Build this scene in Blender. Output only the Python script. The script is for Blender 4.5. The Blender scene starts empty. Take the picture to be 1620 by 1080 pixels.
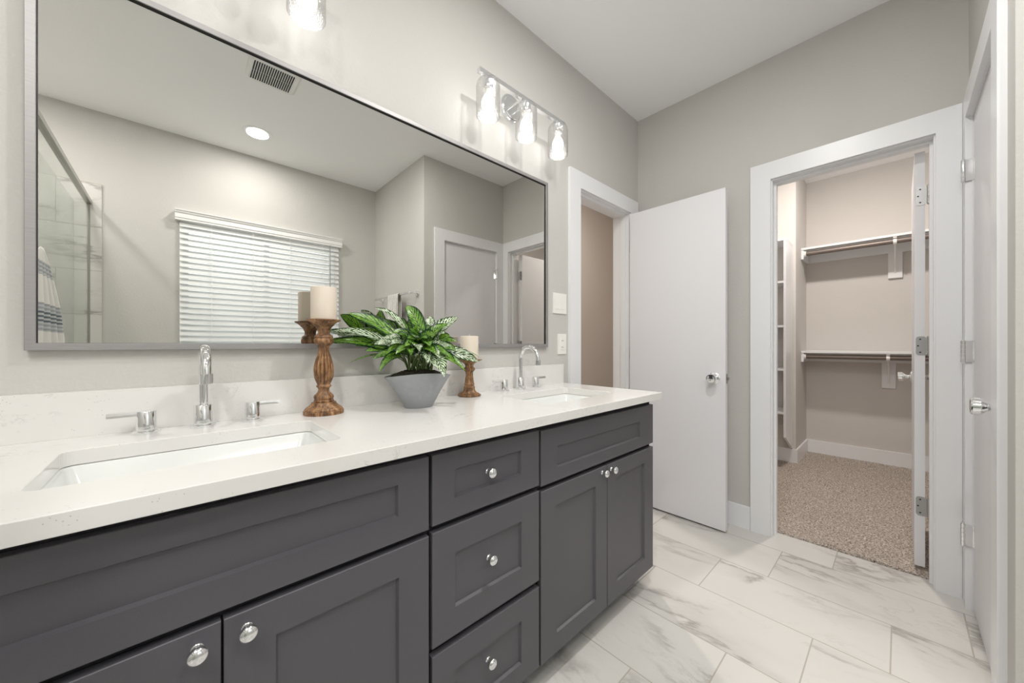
import bpy, bmesh, math, random
from math import sin, cos, pi, radians
from mathutils import Vector, Matrix

C = bpy.context.scene.collection
sc = bpy.context.scene

# ------------------------------------------------------------------ camera
F_PX, TH, CAM_Y, CAM_H = 571.70, 0.8207, -1.3402, 1.1134
cam_d = bpy.data.cameras.new('camera')
cam = bpy.data.objects.new('camera', cam_d)
C.objects.link(cam)
cam.location = (0, CAM_Y, CAM_H)
cam.rotation_euler = (pi / 2, 0, TH - pi / 2)
cam_d.sensor_width = 36
cam_d.lens = F_PX / 1620 * 36
cam_d.shift_y = 5.12 / 1620
cam_d.clip_start = 0.01
sc.camera = cam

# ------------------------------------------------------------------ world and exposure
world = bpy.data.worlds.new('world')
sc.world = world
world.use_nodes = True
bgn = world.node_tree.nodes['Background']
bgn.inputs[0].default_value = (0.97, 0.985, 1.0, 1)
bgn.inputs[1].default_value = 1.3
sc.view_settings.view_transform = 'Standard'
sc.view_settings.look = 'None'
sc.view_settings.gamma = 1
sc.view_settings.use_curve_mapping = False
sc.view_settings.exposure = 0.88
sc.cycles.use_denoising = True
sc.cycles.max_bounces = 14
sc.cycles.diffuse_bounces = 8
sc.cycles.glossy_bounces = 6
sc.cycles.transparent_max_bounces = 24
sc.cycles.caustics_reflective = True
sc.cycles.blur_glossy = 1.0
sc.cycles.caustics_refractive = False
sc.cycles.sample_clamp_indirect = 3

BULB = 5.5        # emission strength of the vanity bulbs
CAN_W = 15.0       # watts of the recessed lamps
CLOSET_W = 420.0
HALL_W = 420.0

# ------------------------------------------------------------------ node helpers
def srgb(r, g, b):
    f = lambda c: (c / 255 / 12.92) if c / 255 <= 0.04045 else ((c / 255 + 0.055) / 1.055) ** 2.4
    return (f(r), f(g), f(b), 1)

class NT:
    def __init__(s, name):
        s.m = bpy.data.materials.new(name)
        s.m.use_nodes = True
        s.t = s.m.node_tree
        s.b = s.t.nodes['Principled BSDF']
        s.out = s.t.nodes['Material Output']
    def n(s, kind, **kw):
        nd = s.t.nodes.new(kind)
        for k, v in kw.items():
            setattr(nd, k, v)
        return nd
    def l(s, a, b):
        s.t.links.new(a, b)
    def set(s, nd, i, v):
        if isinstance(v, bpy.types.NodeSocket):
            s.l(v, nd.inputs[i])
        elif v is not None:
            nd.inputs[i].default_value = v
    def math(s, op, a, b=None, c=None, clamp=False):
        nd = s.n('ShaderNodeMath', operation=op, use_clamp=clamp)
        s.set(nd, 0, a); s.set(nd, 1, b); s.set(nd, 2, c)
        return nd.outputs[0]
    def mix(s, f, a, b):
        nd = s.n('ShaderNodeMix', data_type='RGBA')
        s.set(nd, 0, f); s.set(nd, 6, a); s.set(nd, 7, b)
        return nd.outputs[2]
    def noise(s, vec=None, scale=5, detail=3, rough=0.5, dist=0.0):
        nd = s.n('ShaderNodeTexNoise')
        if vec is not None: s.l(vec, nd.inputs['Vector'])
        nd.inputs['Scale'].default_value = scale
        nd.inputs['Detail'].default_value = detail
        nd.inputs['Roughness'].default_value = rough
        nd.inputs['Distortion'].default_value = dist
        return nd.outputs[0]
    def ramp(s, f, stops):
        nd = s.n('ShaderNodeValToRGB')
        s.l(f, nd.inputs[0])
        e = nd.color_ramp.elements
        e[0].position, e[0].color = stops[0]
        e[1].position, e[1].color = stops[-1]
        for p, c in stops[1:-1]:
            x = e.new(p); x.color = c
        return nd.outputs[0]
    def obj(s):
        return s.n('ShaderNodeTexCoord').outputs['Object']
    def mapping(s, vec, scale=(1, 1, 1), rot=(0, 0, 0), loc=(0, 0, 0)):
        nd = s.n('ShaderNodeMapping')
        s.l(vec, nd.inputs[0])
        nd.inputs['Scale'].default_value = scale
        nd.inputs['Rotation'].default_value = rot
        nd.inputs['Location'].default_value = loc
        return nd.outputs[0]
    def bump(s, h, strength=0.2, dist=0.002):
        nd = s.n('ShaderNodeBump')
        nd.inputs['Strength'].default_value = strength
        nd.inputs['Distance'].default_value = dist
        s.l(h, nd.inputs['Height'])
        s.l(nd.outputs[0], s.b.inputs['Normal'])
    def p(s, **kw):
        for k, v in kw.items():
            s.set(s.b, k.replace('_', ' '), v)

def simple(name, col, rough=0.5, metal=0.0, **kw):
    t = NT(name)
    t.p(Base_Color=col, Roughness=rough, Metallic=metal, **kw)
    return t.m

def wall_mat(name, col, bump=0.42):
    t = NT(name)
    o = t.obj()
    n1 = t.noise(o, 80, 3, 0.55)
    n2 = t.noise(o, 1.3, 2)
    c2 = tuple(c * 0.96 for c in col[:3]) + (1,)
    t.p(Base_Color=t.mix(t.math('MULTIPLY', n2, 0.5), col, c2), Roughness=0.75)
    t.bump(n1, bump, 0.003)
    return t.m

M = {}
M['wall'] = wall_mat('wall_paint', srgb(199, 197, 193))
M['hall'] = wall_mat('hall_paint', srgb(194, 187, 179))
M['closet_wall'] = wall_mat('closet_paint', srgb(206, 202, 198))
M['ceiling'] = wall_mat('ceiling_paint', srgb(247, 248, 250), 0.15)
M['trim'] = simple('trim_white', srgb(231, 232, 234), 0.32)
M['door'] = simple('door_white', srgb(226, 226, 229), 0.38)
M['vinyl'] = simple('vinyl_white', srgb(236, 236, 236), 0.4)
M['chrome'] = simple('chrome', (0.86, 0.87, 0.88, 1), 0.04, 1.0)
M['nickel'] = simple('satin_nickel', (0.50, 0.49, 0.47, 1), 0.32, 1.0)
M['plate_grey'] = simple('hinge_grey', (0.42, 0.42, 0.42, 1), 0.4, 0.8)
M['black'] = simple('dark_slot', (0.01, 0.01, 0.01, 1), 0.6)
M['mirror'] = simple('mirror_glass', (0.72, 0.715, 0.685, 1), 0.0, 1.0)
M['porcelain'] = simple('porcelain', srgb(226, 228, 226), 0.12)
M['plastic'] = simple('white_plastic', srgb(238, 236, 232), 0.35)
M['wood_edge'] = simple('rod_bronze', (0.16, 0.11, 0.09, 1), 0.3, 0.6)
M['floor_metal'] = simple('rod_bronze_grey', (0.20, 0.165, 0.145, 1), 0.42, 0.35)

def mirror_frame_mat():
    t = NT('brushed_nickel')
    o = t.obj()
    n = t.noise(t.mapping(o, (3, 200, 200)), 6, 3)
    t.p(Base_Color=t.mix(n, (0.29, 0.28, 0.28, 1), (0.40, 0.39, 0.385, 1)), Roughness=0.5, Metallic=0.6)
    return t.m
M['frame'] = mirror_frame_mat()

def cabinet_mat():
    t = NT('cabinet_charcoal')
    n = t.noise(t.obj(), 600, 2)
    t.p(Base_Color=t.mix(n, srgb(80, 79, 84), srgb(88, 87, 92)), Roughness=0.42)
    t.bump(n, 0.05, 0.001)
    return t.m
M['cabinet'] = cabinet_mat()
M['cab_inner'] = simple('cabinet_carcass', srgb(46, 45, 48), 0.6)

def quartz():
    t = NT('quartz')
    o = t.obj()
    n1 = t.noise(o, 9, 6, 0.7, 1.5)
    line = t.math('ABSOLUTE', t.math('SUBTRACT', n1, 0.5))
    vein = t.math('SUBTRACT', 1.0, t.math('MULTIPLY', line, 45.0), clamp=True)
    gate = t.math('MULTIPLY', t.math('SUBTRACT', t.noise(o, 3.2, 2), 0.50, clamp=True), 5.0, clamp=True)
    brk = t.math('MULTIPLY', t.math('SUBTRACT', t.noise(o, 60, 2), 0.48, clamp=True), 8.0, clamp=True)
    v = t.math('MULTIPLY', t.math('MULTIPLY', vein, gate), brk)
    sp = t.n('ShaderNodeTexVoronoi'); t.l(o, sp.inputs['Vector']); sp.inputs['Scale'].default_value = 170
    spk = t.math('MULTIPLY', t.math('LESS_THAN', sp.outputs['Distance'], 0.16), t.math('GREATER_THAN', t.noise(o, 22, 3), 0.60))
    cl = t.noise(o, 4, 4, 0.6)
    base = t.mix(cl, srgb(222, 220, 217), srgb(231, 230, 228))
    c = t.mix(t.math('MULTIPLY', v, 0.75), base, srgb(150, 146, 143))
    c = t.mix(t.math('MULTIPLY', spk, 0.55), c, srgb(165, 162, 160))
    t.p(Base_Color=c, Roughness=0.16)
    return t.m
M['quartz'] = quartz()

def tile_nodes(t, ux, uy, tw, tl, stagger, y0, grout=0.0022):
    """running marble tiles: strips of width tw along the first axis, length tl along the second."""
    k = t.math('FLOOR', t.math('DIVIDE', ux, tw))
    fu = t.math('FRACT', t.math('DIVIDE', ux, tw))
    vv = t.math('DIVIDE', t.math('ADD', t.math('ADD', uy, -y0), t.math('MULTIPLY', k, stagger)), tl)
    kv = t.math('FLOOR', vv); fv = t.math('FRACT', vv)
    du = t.math('MULTIPLY', t.math('MINIMUM', fu, t.math('SUBTRACT', 1.0, fu)), tw)
    dv = t.math('MULTIPLY', t.math('MINIMUM', fv, t.math('SUBTRACT', 1.0, fv)), tl)
    g = t.math('LESS_THAN', t.math('MINIMUM', du, dv), grout)
    cb = t.n('ShaderNodeCombineXYZ'); t.l(k, cb.inputs[0]); t.l(kv, cb.inputs[1])
    wn = t.n('ShaderNodeTexWhiteNoise', noise_dimensions='3D'); t.l(cb.outputs[0], wn.inputs['Vector'])
    return g, wn.outputs['Color'], wn.outputs['Value']

def marble(name, floor=True):
    t = NT(name)
    o = t.obj()
    s = t.n('ShaderNodeSeparateXYZ'); t.l(o, s.inputs[0])
    if floor:
        ux = t.math('ADD', s.outputs[0], -1.459); uy = s.outputs[1]
        g, rc, rv = tile_nodes(t, ux, uy, 0.3105, 0.612, 0.203, -1.115)
        rot = (0, 0, radians(14)); scl = (2.1, 0.8, 1)
    else:
        g, rc, rv = tile_nodes(t, t.math('ADD', s.outputs[2], -2.26 + 0.3105 * 8), s.outputs[0], 0.3105, 0.612, 0.306, -0.9, 0.0018)
        rot = (0, radians(12), 0); scl = (0.7, 1, 2.2)
    vm = t.n('ShaderNodeVectorMath', operation='MULTIPLY_ADD')
    t.l(rc, vm.inputs[0]); vm.inputs[1].default_value = (9, 9, 9); t.l(t.mapping(o, scl, rot), vm.inputs[2])
    vec = vm.outputs[0]
    n1 = t.noise(vec, 1.15, 9, 0.60, 0.35)
    v1 = t.math('POWER', t.math('SUBTRACT', 1.0, t.math('MULTIPLY', t.math('ABSOLUTE', t.math('SUBTRACT', n1, 0.5)), 44.0), clamp=True), 1.1)
    gate = t.math('MULTIPLY', t.math('SUBTRACT', t.noise(vec, 1.9, 2), 0.46, clamp=True), 7.0, clamp=True)
    v1 = t.math('MULTIPLY', v1, gate)
    n2 = t.noise(vec, 4.2, 9, 0.68, 1.0)
    v2 = t.math('POWER', t.math('SUBTRACT', 1.0, t.math('MULTIPLY', t.math('ABSOLUTE', t.math('SUBTRACT', n2, 0.5)), 48.0), clamp=True), 1.1)
    gate2 = t.math('MULTIPLY', t.math('SUBTRACT', t.noise(vec, 2.7, 2), 0.52, clamp=True), 6.0, clamp=True)
    v2 = t.math('MULTIPLY', v2, gate2)
    cloud = t.noise(vec, 1.2, 4)
    base = t.mix(cloud, srgb(200, 198, 194), srgb(212, 210, 206))
    halo = t.math('MULTIPLY', t.math('SUBTRACT', 1.0, t.math('MULTIPLY', t.math('ABSOLUTE', t.math('SUBTRACT', n1, 0.47)), 13.0), clamp=True), gate)
    base = t.mix(t.math('MULTIPLY', halo, 0.22), base, srgb(150, 146, 142))
    c = t.mix(t.math('MULTIPLY', v1, 0.72), base, srgb(134, 128, 124))
    c = t.mix(t.math('MULTIPLY', v2, 0.40), c, srgb(158, 153, 148))
    c = t.mix(g, c, srgb(176, 169, 161))
    t.p(Base_Color=c, Roughness=t.math('ADD', 0.30, t.math('MULTIPLY', g, 0.5)))
    t.bump(t.math('SUBTRACT', 1.0, g), 0.3, 0.0012)
    return t.m
M['floor'] = marble('marble_floor_tile')
M['shower_tile'] = marble('marble_wall_tile', False)

def carpet_mat():
    t = NT('carpet')
    o = t.obj()
    n = t.noise(o, 120, 3, 0.7)
    n3 = t.noise(o, 420, 2, 0.6)
    f = t.math('ADD', t.math('MULTIPLY', n, 0.6), t.math('MULTIPLY', n3, 0.4))
    c = t.ramp(f, [(0.38, srgb(88, 76, 68)), (0.47, srgb(158, 144, 133)), (0.54, srgb(206, 194, 183)), (0.64, srgb(238, 230, 221))])
    t.p(Base_Color=c, Roughness=0.95)
    t.bump(f, 0.9, 0.01)
    return t.m
M['carpet'] = carpet_mat()

def wood_mat():
    t = NT('turned_wood')
    o = t.obj()
    n = t.noise(t.mapping(o, (1, 1, 0.16)), 130, 4, 0.65)
    n2 = t.noise(o, 40, 3, 0.6)
    f = t.math('ADD', t.math('MULTIPLY', n, 0.6), t.math('MULTIPLY', n2, 0.4))
    c = t.ramp(f, [(0.36, srgb(62, 42, 28)), (0.48, srgb(120, 86, 56)), (0.57, srgb(158, 118, 80)), (0.70, srgb(198, 166, 130))])
    t.p(Base_Color=c, Roughness=0.5)
    t.bump(n, 0.25, 0.002)
    return t.m
M['wood'] = wood_mat()

t = NT('candle_wax')
t.p(Base_Color=srgb(220, 209, 194), Roughness=0.55, Subsurface_Weight=0.25, Subsurface_Radius=(0.02, 0.015, 0.01))
M['wax'] = t.m
t = NT('ceramic_grey')
n = t.noise(t.obj(), 60, 4)
t.p(Base_Color=t.mix(n, srgb(146, 150, 153), srgb(160, 163, 166)), Roughness=0.5)
M['pot'] = t.m
t = NT('moss')
n = t.noise(t.obj(), 180, 4, 0.7)
t.p(Base_Color=t.ramp(n, [(0.35, srgb(22, 20, 14)), (0.55, srgb(58, 52, 34)), (0.7, srgb(92, 84, 56))]), Roughness=0.95)
t.bump(n, 1.0, 0.01)
M['moss'] = t.m
M['stem'] = simple('stem_green', srgb(92, 116, 60), 0.5)

def leaf_mat(name, inner, mid, margin, white):
    t = NT(name)
    uv = t.n('ShaderNodeUVMap').outputs[0]
    s = t.n('ShaderNodeSeparateXYZ'); t.l(uv, s.inputs[0])
    a = t.math('ABSOLUTE', t.math('SUBTRACT', s.outputs[0], 0.5))
    a = t.math('MULTIPLY', a, 2.0)
    v = s.outputs[1]
    # side veins sweep forward from the midrib
    ph = t.math('SUBTRACT', t.math('MULTIPLY', v, 10.0), t.math('MULTIPLY', a, 2.6))
    st = t.math('MULTIPLY_ADD', t.math('SINE', t.math('MULTIPLY', ph, 6.283)), 0.5, 0.5)
    o = t.obj()
    n = t.noise(o, 110, 4, 0.65, 0.6)
    f = t.math('ADD', t.math('MULTIPLY', st, 0.20), t.math('MULTIPLY', n, 0.82))
    edge = t.math('MULTIPLY', t.math('SUBTRACT', a, 0.62), 3.2, clamp=True)
    if white:
        f2 = t.math('ADD', f, t.math('MULTIPLY', edge, 0.14))
        c = t.ramp(f2, [(0.42, inner), (0.53, mid), (0.60, margin)])
    else:
        f2 = t.math('ADD', f, t.math('MULTIPLY', edge, 0.34))
        c = t.ramp(f2, [(0.38, inner), (0.56, mid), (0.74, margin)])
    rib = t.math('LESS_THAN', a, 0.05)
    c = t.mix(t.math('MULTIPLY', rib, 0.8), c, margin)
    t.p(Base_Color=c, Roughness=0.30)
    tr = t.n('ShaderNodeBsdfTranslucent'); t.l(c, tr.inputs[0])
    mx = t.n('ShaderNodeMixShader'); mx.inputs[0].default_value = 0.22
    t.l(t.b.outputs[0], mx.inputs[1]); t.l(tr.outputs[0], mx.inputs[2]); t.l(mx.outputs[0], t.out.inputs[0])
    return t.m
M['leaf_g'] = leaf_mat('leaf_green', srgb(150, 188, 74), srgb(72, 126, 40), srgb(18, 44, 24), False)
M['leaf_w'] = leaf_mat('leaf_variegated', srgb(236, 240, 228), srgb(150, 186, 116), srgb(26, 52, 34), True)
M['leaf_d'] = M['leaf_g']

def thin_glass(name, tint, seeds=False, gloss=0.10, haze=0.0):
    t = NT(name)
    t.t.nodes.remove(t.b)
    tr = t.n('ShaderNodeBsdfTransparent'); tr.inputs[0].default_value = tint
    gl = t.n('ShaderNodeBsdfGlossy'); gl.inputs['Roughness'].default_value = 0.03
    fr = t.n('ShaderNodeLayerWeight'); fr.inputs[0].default_value = 0.35
    f = t.math('ADD', t.math('MULTIPLY', fr.outputs['Facing'], 0.75 if seeds else 0.12), gloss, clamp=True)
    if seeds:
        vo = t.n('ShaderNodeTexVoronoi'); t.l(t.obj(), vo.inputs['Vector']); vo.inputs['Scale'].default_value = 210
        ring = t.math('LESS_THAN', t.math('ABSOLUTE', t.math('SUBTRACT', vo.outputs['Distance'], 0.22)), 0.07)
        keep = t.math('GREATER_THAN', t.noise(t.obj(), 45, 2), 0.52)
        f = t.math('ADD', f, t.math('MULTIPLY', t.math('MULTIPLY', ring, keep), 0.35), clamp=True)
        bp = t.n('ShaderNodeBump'); bp.inputs['Strength'].default_value = 0.6; bp.inputs['Distance'].default_value = 0.002
        t.l(vo.outputs['Distance'], bp.inputs['Height']); t.l(bp.outputs[0], gl.inputs['Normal'])
    mx = t.n('ShaderNodeMixShader'); t.l(f, mx.inputs[0])
    t.l(tr.outputs[0], mx.inputs[1]); t.l(gl.outputs[0], mx.inputs[2]); t.l(mx.outputs[0], t.out.inputs[0])
    return t.m
M['shade_glass'] = thin_glass('seeded_glass', (0.965, 0.965, 0.965, 1), True, 0.05)
M['shower_glass'] = thin_glass('shower_glass', (0.925, 0.94, 0.93, 1), False, 0.0)
M['window_glass'] = thin_glass('window_glass', (0.95, 0.97, 0.96, 1), False, 0.03)

def emit(name, col, s):
    t = NT(name)
    t.t.nodes.remove(t.b)
    e = t.n('ShaderNodeEmission'); e.inputs[0].default_value = col; e.inputs[1].default_value = s
    t.l(e.outputs[0], t.out.inputs[0])
    return t.m
M['bulb'] = emit('lit_bulb', (1.0, 0.975, 0.95, 1), BULB)
M['can'] = emit('lit_downlight', (1.0, 0.96, 0.91, 1), 8.0)

def slat_mat():
    t = NT('blind_slat')
    t.p(Base_Color=srgb(233, 235, 235), Roughness=0.4)
    tr = t.n('ShaderNodeBsdfTranslucent'); tr.inputs[0].default_value = (0.85, 0.88, 0.88, 1)
    mx = t.n('ShaderNodeMixShader'); mx.inputs[0].default_value = 0.12
    t.l(t.b.outputs[0], mx.inputs[1]); t.l(tr.outputs[0], mx.inputs[2]); t.l(mx.outputs[0], t.out.inputs[0])
    return t.m
M['slat'] = slat_mat()

def bath_towel_mat():
    t = NT('striped_towel')
    s = t.n('ShaderNodeSeparateXYZ'); t.l(t.obj(), s.inputs[0])
    z = s.outputs[2]
    def band(z0, z1):
        return t.math('MULTIPLY', t.math('GREATER_THAN', z, z0), t.math('LESS_THAN', z, z1))
    b = t.math('ADD', band(1.385, 1.44), band(1.165, 1.275), clamp=True)
    b = t.math('ADD', b, band(0.86, 0.98), clamp=True)
    st = t.math('GREATER_THAN', t.math('FRACT', t.math('MULTIPLY', z, 62.0)), 0.5)
    core = t.math('MULTIPLY', band(1.195, 1.245), 1.0)
    c = t.mix(t.math('MULTIPLY', b, 0.65), srgb(238, 237, 233), srgb(176, 184, 190))
    c = t.mix(t.math('MULTIPLY', t.math('MULTIPLY', b, st), t.math('ADD', 0.35, t.math('MULTIPLY', core, 0.5))), c, srgb(66, 84, 98))
    t.p(Base_Color=c, Roughness=0.9)
    t.bump(t.noise(t.obj(), 500, 2), 0.5, 0.003)
    return t.m
M['bath_towel'] = bath_towel_mat()
t = NT('grey_weave_towel')
s_ = t.n('ShaderNodeSeparateXYZ'); t.l(t.obj(), s_.inputs[0])
st = t.math('GREATER_THAN', t.math('FRACT', t.math('MULTIPLY', s_.outputs[1], 24.0)), 0.62)
c = t.mix(t.math('MULTIPLY', st, 0.6), srgb(222, 220, 214), srgb(160, 160, 156))
c = t.mix(t.math('MULTIPLY', t.math('GREATER_THAN', t.noise(t.obj(), 130, 2), 0.58), 0.4), c, srgb(130, 130, 128))
t.p(Base_Color=c, Roughness=0.9)
M['hand_towel'] = t.m

# ------------------------------------------------------------------ mesh helpers
def add_box(bm, x0, x1, y0, y1, z0, z1):
    vs = [bm.verts.new((x, y, z)) for x in (x0, x1) for y in (y0, y1) for z in (z0, z1)]
    for q in ((0, 1, 3, 2), (4, 6, 7, 5), (0, 4, 5, 1), (2, 3, 7, 6), (0, 2, 6, 4), (1, 5, 7, 3)):
        bm.faces.new([vs[i] for i in q])

def boxes(*bs):
    bm = bmesh.new()
    for b in bs:
        add_box(bm, *b)
    return bm

def bevel(bm, w, seg=2, angle=40):
    es = [e for e in bm.edges if len(e.link_faces) == 2 and e.calc_face_angle(0) > radians(angle)]
    bmesh.ops.bevel(bm, geom=es, offset=w, segments=seg, affect='EDGES', profile=0.5)
    return bm

def link(name, bm, mat, parent=None, smooth=None, mw=None):
    bmesh.ops.recalc_face_normals(bm, faces=bm.faces)
    me = bpy.data.meshes.new(name)
    bm.to_mesh(me); bm.free()
    mats = mat if isinstance(mat, (list, tuple)) else [mat]
    for m_ in mats:
        me.materials.append(m_)
    if smooth is not None:
        me.shade_smooth()
        if smooth < 180:
            me.set_sharp_from_angle(angle=radians(smooth))
    o = bpy.data.objects.new(name, me)
    C.objects.link(o)
    if parent is not None:
        o.parent = parent
    return o

def tag(o, label, cat, group=None):
    o['label'] = label; o['category'] = cat
    if group: o['group'] = group
    return o

def thing(name, label, cat, loc=(0, 0, 0), rz=0, group=None):
    o = bpy.data.objects.new(name, None)
    C.objects.link(o)
    o.empty_display_size = 0.05
    o.location = loc; o.rotation_euler = (0, 0, rz)
    return tag(o, label, cat, group)

def struct(o, label=None, cat=None):
    o['kind'] = 'structure'
    if label: o['label'] = label
    if cat: o['category'] = cat
    return o

def lathe(bm, prof, seg=40, center=(0, 0, 0), axis='z', mod=None, cap=True):
    """prof: list of (r, h) from bottom to top"""
    rings = []
    for r, h in prof:
        ring = []
        for i in range(seg):
            a = 2 * pi * i / seg
            rr = r * (mod(h, a) if mod else 1)
            x, y = rr * cos(a), rr * sin(a)
            if axis == 'z': p = (x, y, h)
            elif axis == '-y': p = (x, -h, y)
            elif axis == 'y': p = (x, h, y)
            elif axis == '-x': p = (-h, x, y)
            else: p = (h, x, y)
            ring.append(bm.verts.new(Vector(p) + Vector(center)))
        rings.append(ring)
    for a, b in zip(rings, rings[1:]):
        for i in range(seg):
            j = (i + 1) % seg
            bm.faces.new((a[i], a[j], b[j], b[i]))
    if cap:
        bm.faces.new(rings[0]); bm.faces.new(rings[-1])
    return rings

def tube(bm, pts, r, seg=14, cap=True):
    pts = [Vector(p) for p in pts]
    rings = []
    up = None
    for i, p in enumerate(pts):
        d = (pts[min(i + 1, len(pts) - 1)] - pts[max(i - 1, 0)]).normalized()
        if up is None:
            up = Vector((0, 0, 1)) if abs(d.z) < 0.9 else Vector((1, 0, 0))
        up = (up - d * up.dot(d)).normalized()
        s = d.cross(up)
        rr = r[i] if isinstance(r, (list, tuple)) else r
        rings.append([bm.verts.new(p + (up * cos(2 * pi * k / seg) + s * sin(2 * pi * k / seg)) * rr) for k in range(seg)])
    for a, b in zip(rings, rings[1:]):
        for i in range(seg):
            j = (i + 1) % seg
            bm.faces.new((a[i], a[j], b[j], b[i]))
    if cap:
        bm.faces.new(rings[0]); bm.faces.new(rings[-1])

def rrect(x0, x1, y0, y1, r, n=6):
    out = []
    for cx, cy, a0 in ((x1 - r, y1 - r, 0), (x0 + r, y1 - r, 90), (x0 + r, y0 + r, 180), (x1 - r, y0 + r, 270)):
        for i in range(n + 1):
            a = radians(a0 + 90 * i / n)
            out.append((cx + r * cos(a), cy + r * sin(a)))
    return out

def dup(root, loc, label=None, rz=None):
    r = root.copy(); C.objects.link(r); r.location = loc
    if rz is not None: r.rotation_euler = (0, 0, rz)
    if label: r['label'] = label
    for ch in list(root.children):
        c_ = ch.copy(); C.objects.link(c_); c_.parent = r
        for g in list(ch.children):
            d_ = g.copy(); C.objects.link(d_); d_.parent = c_
    return r

# ------------------------------------------------------------------ dimensions of the room
ZC = 2.786
XE = 2.538          # far wall face
YR = -1.546          # right wall face
XR = 1.605          # face of the return wall
YW = -2.60          # wall with the window
XL = -1.30
WT = 0.115
XF = 4.80           # far wall of the closet
YCR = -2.70
YH = 1.25

# ------------------------------------------------------------------ walls, floor, ceiling
struct(link('wall_left', boxes((XL - WT, 1.79, 0, WT, 0, ZC), (1.79, 2.43, 0, WT, 2.075, ZC), (2.43, XE + WT, 0, WT, 0, ZC)), M['wall']))
struct(link('wall_far', boxes((XE, XE + WT, -0.818, 0, 0, ZC), (XE, XE + WT, -1.463, -0.818, 2.083, ZC), (XE, XE + WT, YCR, -1.463, 0, ZC)), M['wall']))
struct(link('wall_right', boxes((XR, 1.795, YR - WT, YR, 0, ZC), (1.795, 2.447, YR - WT, YR, 2.083, ZC), (2.447, XE, YR - WT, YR, 0, ZC),
                                (XR + WT, XE, YR - WT - 0.9, YR - WT - 0.88, 0, ZC)), M['wall']))
struct(link('wall_return', boxes((XR, XR + WT, YW, YR - WT, 0, ZC)), M['wall']))
WX0, WX1, WZ0, WZ1 = 0.035, 1.205, 0.92, 2.11
struct(link('wall_window', boxes((XL, WX0, YW - 0.14, YW, 0, ZC), (WX1, XR + WT, YW - 0.14, YW, 0, ZC),
                                 (WX0, WX1, YW - 0.14, YW, 0, WZ0), (WX0, WX1, YW - 0.14, YW, WZ1, ZC)), M['wall']))
struct(link('wall_near', boxes((XL - WT, XL, YW - 0.14, 0, 0, ZC)), M['wall']))
struct(link('floor', boxes((XL - WT, XE + 0.075, YW - 0.14, 0.06, -0.05, 0)), M['floor']))
struct(link('floor_closet', boxes((XE + 0.072, XF + 0.1, YCR - 0.1, 0.0, -0.06, -0.004)), M['trim']))
struct(link('floor_hall', boxes((1.0, XF, 0.06, YH + 0.1, -0.05, 0.004)), M['carpet']))
struct(link('ceiling', boxes((XL - WT, XF + 0.1, YW - 0.14, YH + 0.1, ZC, ZC + 0.05)), M['ceiling']))
# closet and hall shells
XS, YS = 4.245, -0.677
struct(link('wall_closet_far', boxes((XF, XF + 0.1, YCR, YS, 0, ZC)), M['closet_wall']))
struct(link('wall_closet_stub', bevel(boxes((XS, XF + 0.1, YS, -0.12, 0, ZC)), 0.004, 2), M['closet_wall']))
struct(link('wall_closet_left', boxes((XE + WT, XF + 0.1, -0.12, -0.0, 0, ZC)), M['closet_wall']))
struct(link('wall_closet_right', boxes((XE + WT, XF + 0.1, YCR - 0.1, YCR, 0, ZC)), M['closet_wall']))
struct(link('wall_hall_far', boxes((4.6, 4.7, WT, YH, 0, ZC)), M['hall']))
struct(link('wall_hall_back', boxes((1.0, 4.7, YH, YH + 0.1, 0, ZC)), M['hall']))
struct(link('wall_hall_left', boxes((1.0, 1.1, WT, YH, 0, ZC)), M['hall']))

# carpet with a lightly tufted surface
def carpet():
    bm = bmesh.new()
    rnd = random.Random(3)
    x0, x1, y0, y1 = XE + 0.075, XF, YCR, -0.12
    nx, ny = 150, 170
    g = [[bm.verts.new((x0 + (x1 - x0) * i / nx, y0 + (y1 - y0) * j / ny, 0.010 + rnd.uniform(-0.0025, 0.0025))) for j in range(ny + 1)] for i in range(nx + 1)]
    for i in range(nx):
        for j in range(ny):
            bm.faces.new((g[i][j], g[i + 1][j], g[i + 1][j + 1], g[i][j + 1]))
    # turned-down front edge
    e = [bm.verts.new((x0, y0 + (y1 - y0) * j / ny, -0.003)) for j in range(ny + 1)]
    for j in range(ny):
        bm.faces.new((e[j], e[j + 1], g[0][j + 1], g[0][j]))
    return bm
struct(link('floor_carpet', carpet(), M['carpet'], smooth=180))

# baseboards
BH, BT = 0.135, 0.014
struct(link('baseboard_far', bevel(boxes((XE - BT, XE, -0.728, -0.001, 0, BH)), 0.002, 1), M['trim']))
struct(link('baseboard_return', boxes((XR - BT, XR, YW + BT, YR - 0.002, 0, BH)), M['trim']))
struct(link('baseboard_window', boxes((-0.36, XR - 0.001, YW, YW + BT, 0, BH)), M['trim']))
struct(link('baseboard_near', boxes((XL, XL + BT, -1.0, -0.001, 0, BH)), M['trim']))
struct(link('baseboard_closet_far', bevel(boxes((XF - BT, XF, YCR, YS - BT, 0, BH)), 0.003, 1), M['trim']))
struct(link('baseboard_closet_stub', bevel(boxes((XS - BT, XF - 0.001, YS - BT, YS, 0, BH)), 0.002, 1), M['trim']))
struct(link('baseboard_closet_stub', bevel(boxes((XS - BT, XS, YS, -0.12, 0, BH)), 0.002, 1), M['trim']))

# ------------------------------------------------------------------ hardware shared by the doors
def knob_bm(axis, center):
    prof = [(0.0, 0), (0.032, 0.0), (0.033, 0.004), (0.027, 0.008), (0.013, 0.011), (0.0115, 0.017), (0.014, 0.026), (0.024, 0.035),
            (0.0275, 0.039), (0.0275, 0.055), (0.025, 0.058), (0.021, 0.058), (0.018, 0.056), (0.0, 0.056)]
    bm = bmesh.new()
    lathe(bm, prof, 36, center, axis, cap=False)
    bmesh.ops.remove_doubles(bm, verts=bm.verts, dist=1e-5)
    return bm

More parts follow.
